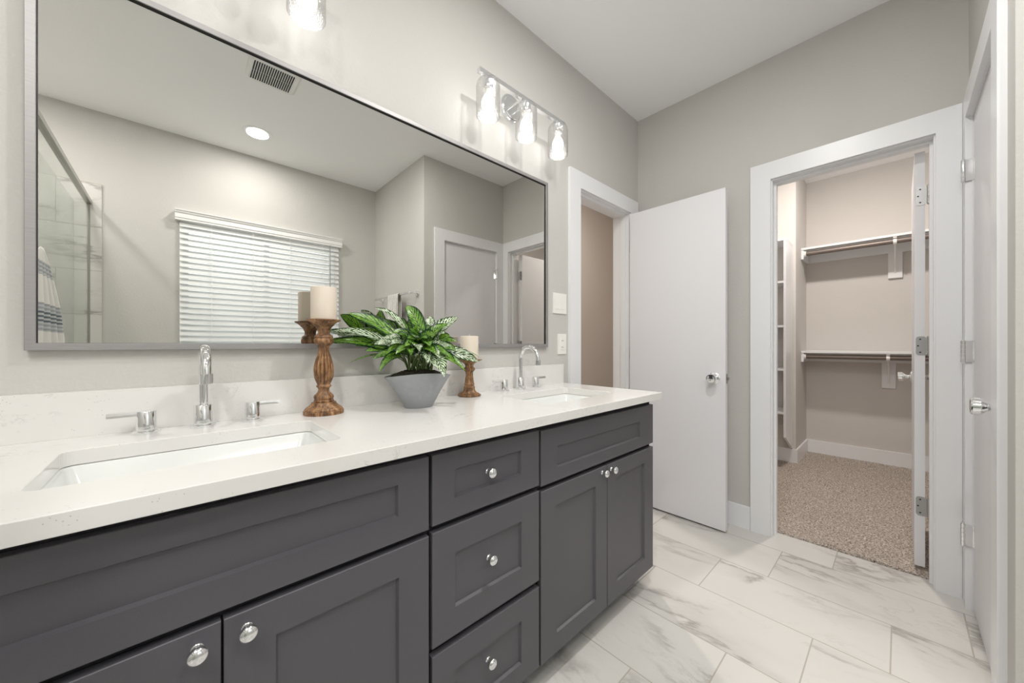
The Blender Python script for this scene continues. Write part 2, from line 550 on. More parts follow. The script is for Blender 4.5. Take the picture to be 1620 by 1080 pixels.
def hinge_knuckle(x, y, z, h=0.09, r=0.0075):
    bm = bmesh.new()
    n = 5
    for i in range(n):
        lathe(bm, [(r, z - h / 2 + h * i / n + 0.0006), (r, z - h / 2 + h * (i + 1) / n - 0.0006)], 14, (x, y, 0))
    lathe(bm, [(r * 0.5, z - h / 2 - 0.004), (r * 0.7, z - h / 2)], 12, (x, y, 0))
    lathe(bm, [(r * 0.7, z + h / 2), (r * 0.5, z + h / 2 + 0.004)], 12, (x, y, 0))
    return bm

def frame_bm(a0, a1, top, casing_l, casing_r, casing_t, cw, ct, plane, axis, sign, depth, other=True):
    """door frame around an opening a0..a1 on a wall running along `axis`; casing sticks out by ct on side `sign` of `plane`"""
    def bx(bm, a, b, p, q, z0, z1):
        if axis == 'x': add_box(bm, a, b, min(p, q), max(p, q), z0, z1)
        else: add_box(bm, min(p, q), max(p, q), a, b, z0, z1)
    bm = bmesh.new()
    s = sign
    rv = 0.006   # reveal
    bx(bm, casing_l, a0 - rv, plane, plane + s * ct, 0, top + cw + rv)
    bx(bm, a1 + rv, casing_r, plane, plane + s * ct, 0, top + cw + rv)
    bx(bm, a0 - rv, a1 + rv, plane, plane + s * ct, top + rv, top + cw + rv)
    jt = 0.017
    q = plane - s * depth
    jb = bmesh.new()
    bx(jb, a0 - jt, a0, plane + s * 0.0005, q, 0, top + jt)
    bx(jb, a1, a1 + jt, plane + s * 0.0005, q, 0, top + jt)
    bx(jb, a0, a1, plane + s * 0.0005, q, top, top + jt)
    if other:
        bx(jb, a0 - 0.09, a0 - rv, q, q - s * ct, 0, top + 0.09)
        bx(jb, a1 + rv, a1 + 0.09, q, q - s * ct, 0, top + 0.09)
        bx(jb, a0 - rv, a1 + rv, q, q - s * ct, top + rv, top + 0.09)
    return bm, jb

def stop_bm(a0, a1, top, p, q, axis, t=0.011):
    bm = bmesh.new()
    for (u, v, z0, z1) in ((a0, a0 + t, 0, top), (a1 - t, a1, 0, top), (a0 + t, a1 - t, top - t, top)):
        if axis == 'x': add_box(bm, u, v, min(p, q), max(p, q), z0, z1)
        else: add_box(bm, min(p, q), max(p, q), u, v, z0, z1)
    return bm

TOP = 2.060
def trim(name, label, *a, stop=None, **k):
    c_, j_ = frame_bm(*a, **k)
    o = struct(link(name, bevel(c_, 0.0015, 1), M['trim']), label, 'door frame')
    link('jamb', j_, M['trim'], o)
    if stop: link('door_stop', stop_bm(*stop), M['trim'], o)
    return o
# doorway to the hall, in the mirror wall
trim('trim_1', 'white casing around the doorway beside the light switch', 1.812, 2.408, TOP, 1.703, 2.512, 0, 0.100, 0.018, 0.0, 'x', -1, WT,
     stop=(1.812, 2.408, TOP, 0.022, 0.060, 'x'))
# closet doorway, in the far wall
trim('trim_2', 'white casing around the open closet doorway', -1.445, -0.836, 2.066, YR + 0.019, -0.730, 0, 0.100, 0.018, XE, 'y', -1, WT,
     stop=(-1.445, -0.836, 2.066, XE + 0.040, XE + 0.072, 'y'))
# right wall door
trim('trim_3', 'white casing around the closed door in the right wall', 1.812, 2.430, 2.066, 1.707, XE - 0.001, 0, 0.100, 0.018, YR, 'x', 1, WT)

# --- door 1: open, standing square to the mirror wall
D1 = struct(link('door_1', bevel(boxes((2.370, 2.405, -0.641, -0.030, 0.012, 2.040)), 0.0015, 1), M['door']),
            'white flat slab door standing open against the far wall', 'door')
kb = link('knob', knob_bm('-x', (2.370, -0.578, 0.912)), M['chrome'], D1, 35)
link('knob', knob_bm('x', (2.405, -0.578, 0.912)), M['chrome'], D1, 35)
lb = boxes((2.3765, 2.3985, -0.6435, -0.6405, 0.884, 0.940), (2.381, 2.394, -0.654, -0.6435, 0.904, 0.920))
link('latch', lb, M['nickel'], D1)
for z in (1.815, 1.055, 0.28):
    h_ = hinge_knuckle(2.4075, -0.0245, z, 0.088, 0.0055)
    hp = boxes((2.3705, 2.4045, -0.0305, -0.0285, z - 0.044, z + 0.044))
    h_o = link('hinge', h_, M['chrome'], D1, 40)
    link('hinge_leaf', hp, M['plate_grey'], h_o)

# --- door 2: closet door swung into the closet, seen edge on
D2 = struct(link('door_2', bevel(boxes((2.668, 3.268, -1.424, -1.389, 0.030, 2.056)), 0.0015, 1), M['door']),
            'white closet door swung inward, seen on its hinge edge', 'door')
link('knob', knob_bm('y', (3.205, -1.389, 0.922)), M['chrome'], D2, 35)
link('knob', knob_bm('-y', (3.205, -1.424, 0.922)), M['chrome'], D2, 35)
for z in (1.840, 1.108, 0.325):
    bm = bmesh.new()
    pts = rrect(-1.4285, -1.3935, z - 0.046, z + 0.046, 0.012, 5)
    # round only the corners towards the room side of the leaf
    f0 = [bm.verts.new((2.6655, max(y, -1.4285), zz)) for y, zz in pts]
    f1 = [bm.verts.new((2.6682, y, zz)) for y, zz in pts]
    bm.faces.new(f0); bm.faces.new(f1)
    for i in range(len(pts)):
        j = (i + 1) % len(pts)
        bm.faces.new((f0[i], f0[j], f1[j], f1[i]))
    ho = link('hinge', bm, M['plate_grey'], D2)
    sb = bmesh.new()
    for dz, yy in ((0.032, -1.408), (0.0, -1.401), (-0.032, -1.408)):
        lathe(sb, [(0.0035, -2.6657), (0.0035, -2.6650)], 10, (0, yy, z + dz), '-x')
    link('screw', sb, M['black'], ho)
    link('knuckle', hinge_knuckle(2.6600, -1.4345, z, 0.09, 0.0055), M['nickel'], ho, 40)

# --- door 3: closed, in the right wall
D3 = struct(link('door_3', bevel(boxes((1.8145, 2.4275, YR - 0.0395, YR - 0.0045, 0.010, 2.063)), 0.0015, 1), M['door']),
            'closed white slab door in the right wall', 'door')
link('knob', knob_bm('y', (1.845, YR - 0.0045, 0.920)), M['chrome'], D3, 35)
for z in (1.845, 1.085, 0.315):
    ho = link('hinge', hinge_knuckle(2.431, YR + 0.004 + 0.020, z, 0.092, 0.0075), M['chrome'], D3, 40)
    link('hinge_leaf', boxes((2.409, 2.4265, YR - 0.0045, YR - 0.003, z - 0.046, z + 0.046),
                             (2.4285, 2.4335, YR - 0.004, YR + 0.0205, z - 0.045, z + 0.045)), M['chrome'], ho)

# --- window and blind
win = struct(link('window_1', boxes((WX0, WX0 + 0.045, YW - 0.12, YW - 0.08, WZ0, WZ1), (WX1 - 0.045, WX1, YW - 0.12, YW - 0.08, WZ0, WZ1),
                   (WX0 + 0.045, WX1 - 0.045, YW - 0.12, YW - 0.08, WZ0, WZ0 + 0.045), (WX0 + 0.045, WX1 - 0.045, YW - 0.12, YW - 0.08, WZ1 - 0.045, WZ1),
                   (0.60, 0.64, YW - 0.12, YW - 0.08, WZ0 + 0.045, WZ1 - 0.045)), M['vinyl']), 'white window behind the lowered blind, seen in the mirror', 'window')
link('pane', boxes((WX0 + 0.04, WX1 - 0.04, YW - 0.102, YW - 0.098, WZ0 + 0.04, WZ1 - 0.04)), M['window_glass'], win)
link('window_sill', boxes((WX0, WX1, YW - 0.14, YW + 0.02, WZ0 - 0.02, WZ0)), M['trim'], win)

bl = thing('window_blind', 'white horizontal slat blind lowered over the window, reflected in the mirror', 'blind', (0.62, YW + 0.02, 2.13))
def val_bm():
    # moulded valance profile (depth from wall, z)
    pr = [(0, -0.030), (0.048, -0.030), (0.048, -0.018), (0.052, -0.012), (0.052, 0.020), (0.058, 0.028), (0.060, 0.036), (0.066, 0.044), (0.066, 0.050), (0, 0.050)]
    bm = bmesh.new()
    ends = []
    for x in (-0.622, 0.622):
        ends.append([bm.verts.new((x, d - 0.02, z)) for d, z in pr])
    n = len(pr)
    for i in range(n):
        j = (i + 1) % n
        bm.faces.new((ends[0][i], ends[0][j], ends[1][j], ends[1][i]))
    bm.faces.new(ends[0]); bm.faces.new(ends[1])
    return bm
link('valance', val_bm(), M['vinyl'], bl)
sl = bmesh.new()
PITCH = 0.0455
for k in range(25):
    z = -0.055 - PITCH * k
    a = radians(62)
    n = 4
    prev = None
    for i in range(n + 1):
        u = (i / n - 0.5) * 0.050
        bow = 0.0022 * (1 - (2 * i / n - 1) ** 2)
        y = u * cos(a) + bow * sin(a)
        zz = z - u * sin(a) + bow * cos(a)
        row = [sl.verts.new((x, y, zz)) for x in (-0.595, 0.595)] + [sl.verts.new((x, y - 0.0022 * sin(a), zz - 0.0022 * cos(a))) for x in (-0.595, 0.595)]
        if prev:
            sl.faces.new((prev[0], prev[1], row[1], row[0])); sl.faces.new((prev[2], prev[3], row[3], row[2]))
            sl.faces.new((prev[0], row[0], row[2], prev[2])); sl.faces.new((prev[1], row[1], row[3], prev[3]))
        else:
            sl.faces.new((row[0], row[1], row[3], row[2]))
        prev = row
    sl.faces.new((prev[0], prev[1], prev[3], prev[2]))
link('slats', sl, M['slat'], bl, 50)
link('bottom_rail', boxes((-0.597, 0.597, -0.014, 0.014, -0.055 - PITCH * 25 - 0.012, -0.055 - PITCH * 25 + 0.010)), M['vinyl'], bl)
for x in (-0.40, -0.12, 0.16, 0.44):
    cb = boxes((x - 0.001, x + 0.001, 0.0265, 0.0285, -0.055 - PITCH * 25, -0.03))
    for k in range(25):
        z = -0.055 - PITCH * k - 0.022
        add_box(cb, x - 0.003, x + 0.003, 0.026, 0.030, z - 0.010, z + 0.006)
    link('ladder_cord', cb, M['vinyl'], bl)
wd = bmesh.new(); tube(wd, [(0.505, 0.040, -0.03), (0.505, 0.040, -0.70)], 0.004, 8)
link('tilt_wand', wd, M['plate_grey'], bl)

# ------------------------------------------------------------------ recessed lamps and vent
def recessed(name, label, x, y, z=ZC, w=CAN_W, group=None):
    r = thing(name, label, 'ceiling light', (x, y, z), 0, group)
    bm = bmesh.new()
    lathe(bm, [(0.078, -0.004), (0.095, -0.004), (0.098, -0.0005), (0.098, 0.0)], 40, cap=False)
    lathe(bm, [(0.078, -0.004), (0.070, -0.0008)], 40, cap=False)
    link('trim_ring', bm, M['ceiling'], r, 40)
    bm = bmesh.new(); lathe(bm, [(0.0705, -0.0022), (0.0705, -0.0004)], 40)
    link('lens', bm, M['can'], r)
    ld = bpy.data.lights.new('downlight', 'AREA'); ld.energy = w; ld.color = (1.0, 0.98, 0.952)
    ld.shape = 'DISK'; ld.size = 0.14
    lo = bpy.data.objects.new('lamp', ld); C.objects.link(lo); lo.parent = r; lo.location = (0, 0, -0.012)
    return r
recessed('recessed_light', 'round recessed ceiling light glowing above the window, seen in the mirror', 0.475, -2.14, w=5.5)
recessed('recessed_light', 'unseen recessed fill light added over the shower', -0.95, -1.9, w=7)  # added fill light, out of view
recessed('recessed_light', 'unseen recessed fill light added over the near end of the bathroom', -0.55, -1.45, w=9)  # extra lamp put in to brighten the room, not visible
recessed('recessed_light', 'unseen recessed fill light added over the middle of the vanity aisle', 1.05, -1.00, w=9.5)  # added fill, hidden from both the direct view and the mirror

vt = thing('exhaust_vent', 'white ceiling exhaust fan grille reflected at the mirror top', 'vent', (0.448, -1.34, ZC))
bm = bmesh.new()
pl = rrect(-0.135, 0.135, -0.125, 0.125, 0.03, 5)
pi_ = [(x * 0.9, y * 0.9) for x, y in pl]
o0 = [bm.verts.new((x, y, -0.001)) for x, y in pl]; o1 = [bm.verts.new((x, y, -0.012)) for x, y in pi_]
n = len(pl)
for i in range(n):
    j = (i + 1) % n
    bm.faces.new((o0[i], o0[j], o1[j], o1[i]))
bm.faces.new(o1)
link('cover', bm, M['vinyl'], vt, 30)
sb = bmesh.new()
for i in range(18):
    x = -0.106 + 0.200 * i / 17
    add_box(sb, x - 0.0034, x + 0.0034, -0.092, -0.002, -0.0135, -0.0118)
    add_box(sb, x - 0.0034, x + 0.0034, 0.002, 0.092, -0.0135, -0.0118)
link('slot', sb, M['black'], vt)

# ------------------------------------------------------------------ vanity cabinets
FY = -0.5605     # face of doors and drawers
FT = 0.019
def shaker(x0, x1, z0, z1, l, r, b, t_, rec=0.0075, ch=0.004):
    """front panel with recessed centre; l r b t_ are the rail widths"""
    bm = bmesh.new()
    e = 0.0012
    def rect(a, b_, c_, d, y): return [bm.verts.new(p) for p in ((a, y, c_), (b_, y, c_), (b_, y, d), (a, y, d))]
    R = [rect(x0, x1, z0, z1, FY + FT), rect(x0, x1, z0, z1, FY + e), rect(x0 + e, x1 - e, z0 + e, z1 - e, FY),
         rect(x0 + l, x1 - r, z0 + b, z1 - t_, FY), rect(x0 + l + ch, x1 - r - ch, z0 + b + ch, z1 - t_ - ch, FY + rec)]
    for p, q in zip(R, R[1:]):
        for i in range(4):
            j = (i + 1) % 4
            bm.faces.new((p[i], p[j], q[j], q[i]))
    bm.faces.new(R[0]); bm.faces.new(R[-1])
    return bm

def cab_knob(parent, x, z, rec=0.0):
    bm = bmesh.new()
    lathe(bm, [(0.0, 0), (0.0085, 0.0), (0.0085, 0.0015), (0.0062, 0.004), (0.0052, 0.010), (0.0075, 0.015), (0.0125, 0.0175),
               (0.0142, 0.0200), (0.0142, 0.0222), (0.0125, 0.0252), (0.0085, 0.0278), (0.004, 0.0290), (0.0, 0.0292)], 30, (x, FY + rec, z), '-y', cap=False)
    bmesh.ops.remove_doubles(bm, verts=bm.verts, dist=1e-5)
    return link('knob', bm, M['chrome'], parent, 40)

def cabinet_body(parent, x0, x1, open_top=True):
    zt = 0.863
    bm = boxes((x0, x0 + 0.016, FY + 0.042, -0.003, 0.095, zt), (x1 - 0.016, x1, FY + 0.042, -0.003, 0.095, zt),
               (x0 + 0.016, x1 - 0.016, FY + 0.042, -0.003, 0.095, 0.112), (x0 + 0.016, x1 - 0.016, -0.010, -0.003, 0.112, zt),
               (x0, x1, FY + 0.024, FY + 0.042, 0.088, zt), (x0, x1 - 0.0025, -0.470, -0.454, 0.0, 0.095))
    return link('carcass', bm, M['cab_inner'], parent)

ca = thing('sink_cabinet', 'charcoal sink base cabinet under the near basin, cut off by the left picture edge', 'cabinet')
cabinet_body(ca, -0.340, 0.4555)
link('false_drawer_front', shaker(-0.335, 0.451, 0.664, 0.842, 0.075, 0.079, 0.057, 0.048), M['cabinet'], ca)
d = link('door', shaker(-0.335, 0.0565, 0.090, 0.648, 0.070, 0.075, 0.066, 0.066), M['cabinet'], ca); cab_knob(d, 0.026, 0.619)
d = link('door', shaker(0.0600, 0.451, 0.090, 0.648, 0.075, 0.077, 0.066, 0.066), M['cabinet'], ca); cab_knob(d, 0.092, 0.619)
cb_ = thing('drawer_cabinet', 'charcoal three drawer cabinet in the middle of the vanity', 'cabinet')
cabinet_body(cb_, 0.4560, 0.8485)
d = link('drawer', shaker(0.4600, 0.8445, 0.667, 0.842, 0.065, 0.080, 0.054, 0.048), M['cabinet'], cb_); cab_knob(d, 0.6410, 0.759, 0.0075)
d = link('drawer', shaker(0.4600, 0.8445, 0.366, 0.650, 0.067, 0.078, 0.073, 0.071), M['cabinet'], cb_); cab_knob(d, 0.6440, 0.517, 0.0075)
d = link('drawer', shaker(0.4600, 0.8445, 0.090, 0.346, 0.067, 0.078, 0.060, 0.068), M['cabinet'], cb_); cab_knob(d, 0.6410, 0.232, 0.0075)
cc = thing('sink_cabinet', 'charcoal sink base cabinet at the far end beside the open door', 'cabinet')
cabinet_body(cc, 0.8490, 1.6190)
link('false_drawer_front', shaker(0.8530, 1.6190, 0.660, 0.838, 0.081, 0.120, 0.045, 0.062), M['cabinet'], cc)
d = link('door', shaker(0.8530, 1.2345, 0.088, 0.643, 0.077, 0.076, 0.065, 0.062), M['cabinet'], cc); cab_knob(d, 1.200, 0.623)
d = link('door', shaker(1.2380, 1.6190, 0.088, 0.643, 0.070, 0.079, 0.068, 0.060), M['cabinet'], cc); cab_knob(d, 1.262, 0.622)
link('side_panel', boxes((1.6192, 1.6215, FY + 0.0195, -0.003, 0.088, 0.863), (1.6192, 1.6215, -0.470, -0.003, 0.0, 0.088)), M['cabinet'], cc)

# ------------------------------------------------------------------ countertop, backsplash, basins
CZ0, CZ1 = 0.8642, 0.8953
S1 = (-0.169, 0.284, -0.458, -0.175)
S2 = (1.010, 1.462, -0.458, -0.175)
def counter():
    bm = bmesh.new()
    def loop(pts, z):
        vs = [bm.verts.new((x, y, z)) for x, y in pts]
        es = [bm.edges.new((vs[i], vs[(i + 1) % len(vs)])) for i in range(len(vs))]
        return vs, es
    outer = [(-0.355, -0.5955), (1.636, -0.5955), (1.636, -0.001), (-0.355, -0.001)]
    holes = [rrect(*S1, 0.022, 6), rrect(*S2, 0.022, 6)]
    tops, bots, et, eb = [], [], [], []
    for pts in [outer] + holes:
        v, e = loop(pts, CZ1); tops.append(v); et += e
        v, e = loop(pts, CZ0); bots.append(v); eb += e
    bmesh.ops.triangle_fill(bm, edges=et, use_beauty=True)
    bmesh.ops.triangle_fill(bm, edges=eb, use_beauty=True)
    for a, b in zip(tops, bots):
        for i in range(len(a)):
            j = (i + 1) % len(a)
            bm.faces.new((a[i], a[j], b[j], b[i]))
    return bm
ct = link('countertop', counter(), M['quartz'])
md = ct.modifiers.new('edge', 'BEVEL'); md.width = 0.0015; md.segments = 2; md.limit_method = 'ANGLE'; md.angle_limit = radians(50)
tag(ct, 'white speckled quartz countertop running over the charcoal cabinets', 'countertop')
tag(link('backsplash', bevel(boxes((-0.355, 1.636, -0.021, -0.001, CZ1 + 0.0002, 1.0025)), 0.0012, 1), M['quartz']),
    'low white quartz backsplash strip along the mirror wall', 'backsplash')

def basin(name, label, S, group):
    x0, x1, y0, y1 = S
    r = thing(name, label, 'sink', ((x0 + x1) / 2, (y0 + y1) / 2, 0.74), 0, group)
    ox, oy = (x0 + x1) / 2, (y0 + y1) / 2
    def L(ins, z, rad): return [(x - ox, y - oy, z - 0.74) for x, y in rrect(x0 + ins, x1 - ins, y0 + ins, y1 - ins, rad, 6)]
    zb = 0.745
    loops = [L(-0.018, CZ0 - 0.0012, 0.035), L(-0.002, CZ0 - 0.0012, 0.024), L(0.003, CZ0 - 0.005, 0.022), L(0.020, zb + 0.035, 0.035), L(0.030, zb + 0.014, 0.045), L(0.048, zb + 0.003, 0.045),
             L(0.10, zb, 0.035)]
    loops += [L(0.09, zb - 0.008, 0.035), L(0.035, zb - 0.004, 0.045), L(0.014, zb + 0.030, 0.035), L(-0.004, CZ0 - 0.012, 0.024), L(-0.018, CZ0 - 0.009, 0.035)]
    bm = bmesh.new()
    R = [[bm.verts.new(p) for p in lp] for lp in loops]
    n = len(R[0])
    for q, (a, b) in enumerate(zip(R, R[1:] + R[:1])):
        if q == 6: continue
        for i in range(n):
            j = (i + 1) % n
            bm.faces.new((a[i], a[j], b[j], b[i]))
    bm.faces.new(R[6]); bm.faces.new(R[7])
    o = link('bowl', bm, M['porcelain'], r, 60)
    dr = bmesh.new()
    lathe(dr, [(0.0, 0.006), (0.026, 0.006), (0.030, 0.0075), (0.031, 0.0065)], 24, cap=False)
    bmesh.ops.remove_doubles(dr, verts=dr.verts, dist=1e-5)
    link('drain', dr, M['chrome'], r, 40)
    return r
basin('sink_basin', 'white rectangular undermount basin in the near end of the counter', S1, 'undermount basins')
basin('sink_basin', 'white rectangular undermount basin in the far end of the counter', S2, 'undermount basins')

def faucet(x, y, label, group):
    r = thing('faucet', label, 'faucet', (x, y, CZ1), 0, group)
    bm = bmesh.new()
    lathe(bm, [(0.0, 0), (0.0275, 0), (0.0275, 0.006), (0.0262, 0.007), (0.0205, 0.007), (0.0205, 0.009), (0.0200, 0.0095), (0.0200, 0.058), (0.0192, 0.059), (0.0, 0.059)], 36, cap=False)
    bmesh.ops.remove_doubles(bm, verts=bm.verts, dist=1e-5)
    link('spout_base', bm, M['chrome'], r, 40)
    bm = bmesh.new()
    zt, R = 0.150, 0.058
    pts = [(0, 0, 0.057), (0, 0, 0.10), (0, 0, zt - 0.004)]
    for i in range(0, 17):
        a = pi * i / 16 * 0.97
        pts.append((0, -R + R * cos(a), zt + R * sin(a)))
    yl, zl = pts[-1][1], pts[-1][2]
    pts.append((0, yl - 0.001, zl - 0.012)); 
    tube(bm, pts, 0.0105, 18)
    link('spout', bm, M['chrome'], r, 60)
    bm = bmesh.new(); lathe(bm, [(0.0120, 0.0), (0.0140, 0.001), (0.0140, 0.024), (0.0108, 0.025)], 20, (0, yl - 0.0015, zl - 0.033))
    link('aerator', bm, M['chrome'], r, 40)
    for sx in (-1, 1):
        bm = bmesh.new()
        cx_ = sx * 0.107
        lathe(bm, [(0.0, 0), (0.0265, 0), (0.0265, 0.006), (0.0252, 0.007), (0.0190, 0.007), (0.0190, 0.009), (0.0185, 0.0095), (0.0185, 0.054), (0.0178, 0.055), (0.0, 0.055)], 36, (cx_, 0, 0), cap=False)
        bmesh.ops.remove_doubles(bm, verts=bm.verts, dist=1e-5)
        h = link('handle', bm, M['chrome'], r, 40)
        bm = boxes((min(cx_ + sx * 0.010, cx_ + sx * 0.066), max(cx_ + sx * 0.010, cx_ + sx * 0.066), -0.009, 0.009, 0.045, 0.0555))
        link('lever', bevel(bm, 0.001, 1), M['chrome'], h)
    return r
faucet(0.055, -0.074, 'chrome arched widespread faucet behind the near basin, left of the tall candle holder', 'vanity faucets')
faucet(1.236, -0.074, 'chrome arched widespread faucet behind the far basin, beside the outlet', 'vanity faucets')

# ------------------------------------------------------------------ mirror
mr = thing('wall_mirror', 'long rectangular wall mirror in a thin brushed nickel frame', 'mirror', (0.625, 0, 1.10))
MX0, MX1, MZ0, MZ1 = -0.245, 1.5015, 1.1005, 2.0035
def mirror_frame():
    w, dp = 0.0165, 0.021
    bm = bmesh.new()
    ox, oz = 0.625, 1.10
    def rect(i, y): return [bm.verts.new((x - ox, y, z - oz)) for x, z in ((MX0 + i, MZ0 + i), (MX1 - i, MZ0 + i), (MX1 - i, MZ1 - i), (MX0 + i, MZ1 - i))]
    R = [rect(0, -0.002), rect(0, -dp + 0.001), rect(0.001, -dp), rect(w - 0.001, -dp), rect(w, -dp + 0.001), rect(w, -0.004)]
    for p, q in zip(R, R[1:]):
        for i in range(4):
            j = (i + 1) % 4
            bm.faces.new((p[i], p[j], q[j], q[i]))
    return bm
link('mirror_frame', mirror_frame(), M['frame'], mr)
def lip():
    w = 0.0165
    bm = bmesh.new()
    ox, oz = 0.625, 1.10
    def rect(i, y): return [bm.verts.new((x - ox, y, z - oz)) for x, z in ((MX0 + i, MZ0 + i), (MX1 - i, MZ0 + i), (MX1 - i, MZ1 - i), (MX0 + i, MZ1 - i))]
    R = [rect(w + 0.0001, -0.0180), rect(w + 0.0006, -0.0180), rect(w + 0.0006, -0.0122)]
    for p, q in zip(R, R[1:]):
        for i in range(4):
            j = (i + 1) % 4
            bm.faces.new((p[i], p[j], q[j], q[i]))
    return bm
link('inner_edge', lip(), M['black'], mr)
link('glass', boxes((MX0 + 0.015 - 0.625, MX1 - 0.015 - 0.625, -0.012, -0.006, MZ0 + 0.015 - 1.10, MZ1 - 0.015 - 1.10)), M['mirror'], mr)

# ------------------------------------------------------------------ vanity lights
BY, BZ = -0.115, 2.287
def vanity_light(x, label):
    r = thing('vanity_light', label, 'wall light', (x, 0, BZ), 0, 'three shade vanity lights above the mirror')
    bm = bmesh.new()
    lathe(bm, [(0.0, 0.001), (0.068, 0.001), (0.068, 0.010), (0.064, 0.015), (0.055, 0.017), (0.053, 0.021), (0.0, 0.022)], 48, (0, 0, 0.012), '-y', cap=False)
    bmesh.ops.remove_doubles(bm, verts=bm.verts, dist=1e-5)
    link('backplate', bm, M['chrome'], r, 40)
    link('bar', bevel(boxes((-0.288, 0.288, BY - 0.010, BY + 0.010, -0.010, 0.010)), 0.001, 1), M['chrome'], r)
    bm = bmesh.new()
    for dx in (-0.022, 0.022):
        tube(bm, [(dx, -0.018, 0.0), (dx, -0.070, 0.0), (dx, BY + 0.008, 0.0)], 0.005, 10)
    link('arm', bm, M['chrome'], r, 60)
    for dx in (-0.236, 0.0, 0.236):
        bm = bmesh.new()
        prof = [(0.012, -0.012), (0.026, -0.015), (0.040, -0.022), (0.049, -0.035), (0.0525, -0.052), (0.0525, -0.176), (0.0520, -0.179), (0.0505, -0.179), (0.0500, -0.176)]
        lathe(bm, prof, 44, (dx, BY, 0), cap=False)
        g = link('glass_shade', bm, M['shade_glass'], r, 50)
        bm = bmesh.new()
        lathe(bm, [(0.0, -0.010), (0.014, -0.010), (0.014, -0.022), (0.023, -0.024), (0.023, -0.058), (0.021, -0.062), (0.0, -0.062)], 30, (dx, BY, 0), cap=False)
        bmesh.ops.remove_doubles(bm, verts=bm.verts, dist=1e-5)
        s = link('socket', bm, M['chrome'], g, 40)
        bm = bmesh.new()
        prof = [(0.0, -0.162), (0.010, -0.160), (0.019, -0.154), (0.0255, -0.144), (0.0285, -0.131), (0.028, -0.117), (0.0245, -0.104), (0.019, -0.094), (0.0150, -0.088), (0.0145, -0.082)]
        lathe(bm, prof, 30, (dx, BY, 0), cap=False)
        bmesh.ops.remove_doubles(bm, verts=bm.verts, dist=1e-5)
        link('bulb', bm, M['bulb'], g, 60)
        bm = bmesh.new(); lathe(bm, [(0.0150, -0.086), (0.0160, -0.082), (0.0160, -0.0625)], 24, (dx, BY, 0), cap=True)
        link('bulb_collar', bm, M['plastic'], g, 40)
    return r
vanity_light(1.235, 'chrome three shade vanity light above the far end of the mirror')
vanity_light(0.055, 'chrome vanity light above the near end of the mirror, only one shade in view')

# ------------------------------------------------------------------ switch plate and outlets
sw = thing('switch_plate', 'white double rocker switch plate beside the mirror', 'light switch', (1.6215, 0, 1.351))
link('plate', bevel(boxes((-0.0585, 0.0585, -0.006, -0.0002, -0.0585, 0.0585)), 0.002, 2), M['plastic'], sw)
for dx in (-0.023, 0.023):
    bm = boxes((dx - 0.0165, dx + 0.0165, -0.0085, -0.0055, -0.033, 0.033))
    for v in bm.verts:
        if v.co.y < -0.008 and v.co.z > 0: v.co.y += 0.0022
    link('rocker', bm, M['plastic'], sw)
def outlet(name, label, loc, rz, gfci=False, w=0.037, h=0.0585):
    r = thing(name, label, 'outlet', loc, rz)
    link('plate', bevel(boxes((-w, w, -0.006, -0.0002, -h, h)), 0.002, 2), M['plastic'], r)
    bm = boxes((-0.0165, 0.0165, -0.0085, -0.0055, -0.033, 0.033))
    link('receptacle', bevel(bm, 0.001, 1), M['plastic'], r)
    for z in (-0.019, 0.019):
        sl_ = bmesh.new()
        for x in (-0.006, 0.006):
            add_box(sl_, x - 0.001, x + 0.001, -0.0088, -0.0084, z - 0.004, z + 0.004)
        add_box(sl_, -0.006, 0.006, -0.0088, -0.0084, z - 0.0005, z + 0.0005)
        link('socket_slot', sl_, M['black'], r)
    return r
outlet('wall_outlet', 'white wall outlet between the mirror and the doorway, under the switch', (1.6415, 0, 1.118), 0)

# ------------------------------------------------------------------ candle holders and candles
def holder(name, prof, flute, label, loc, fl=14):
    r = bmesh.new()
    f0, f1 = flute if flute else (9, 9)
    def mod(h, a):
        if f0 < h < f1:
            k = sin(pi * (h - f0) / (f1 - f0)) ** 0.5
            return 1 - 0.20 * k * abs(cos(fl * a / 2)) ** 6
        return 1
    lathe(r, prof, 112 if flute else 48, (0, 0, 0), 'z', mod, cap=True)
    o = link(name, r, M['wood'], None, 38)
    o.location = loc
    return tag(o, label, 'candle holder', 'turned wooden candle holders')
m1 = 0.001787
P1 = [(32.2, 653.3), (32.6, 650), (32.4, 648), (30.8, 647.2), (31.0, 646), (28.5, 643.5), (24.5, 641), (20.5, 637.5), (19.4, 635.3), (15.5, 634.8), (16.2, 633), (15.6, 631.2),
      (14.6, 630.6), (15.8, 629), (16.3, 626.8), (15.2, 624.2), (12.5, 622), (9.7, 619), (8.9, 616), (9.2, 614), (10.5, 612), (12.0, 611.2), (12.2, 609.6), (11.0, 608.2), (10.4, 607.2),
      (12.5, 603), (14.6, 598.5), (15.8, 593), (16.3, 587), (16.0, 580), (14.6, 573), (12.7, 567), (10.6, 561), (9.0, 555.5), (8.6, 551), (9.8, 547.6), (12.0, 545.2), (14.8, 543.5),
      (16.1, 540.5), (16.2, 537.5), (15.2, 535.2), (14.2, 534.8), (15.0, 533.5), (14.6, 531.5), (13.4, 530.2), (11.0, 529), (9.6, 526.5), (10.2, 522.5), (12.2, 518.3), (14.6, 515.6),
      (16.8, 514.3), (17.2, 512.8), (21.0, 510), (25.2, 508), (27.2, 506.6), (27.0, 505.6), (24.0, 505.4)]
prof1 = [(max(r_, 0.1) * m1, (653.3 - v) * 0.002017) for r_, v in P1]
holder('candle_holder', prof1, (prof1[24][1], prof1[36][1]), 'tall fluted turned wood candle holder between the near faucet and the plant', (0.346, -0.090, CZ1))
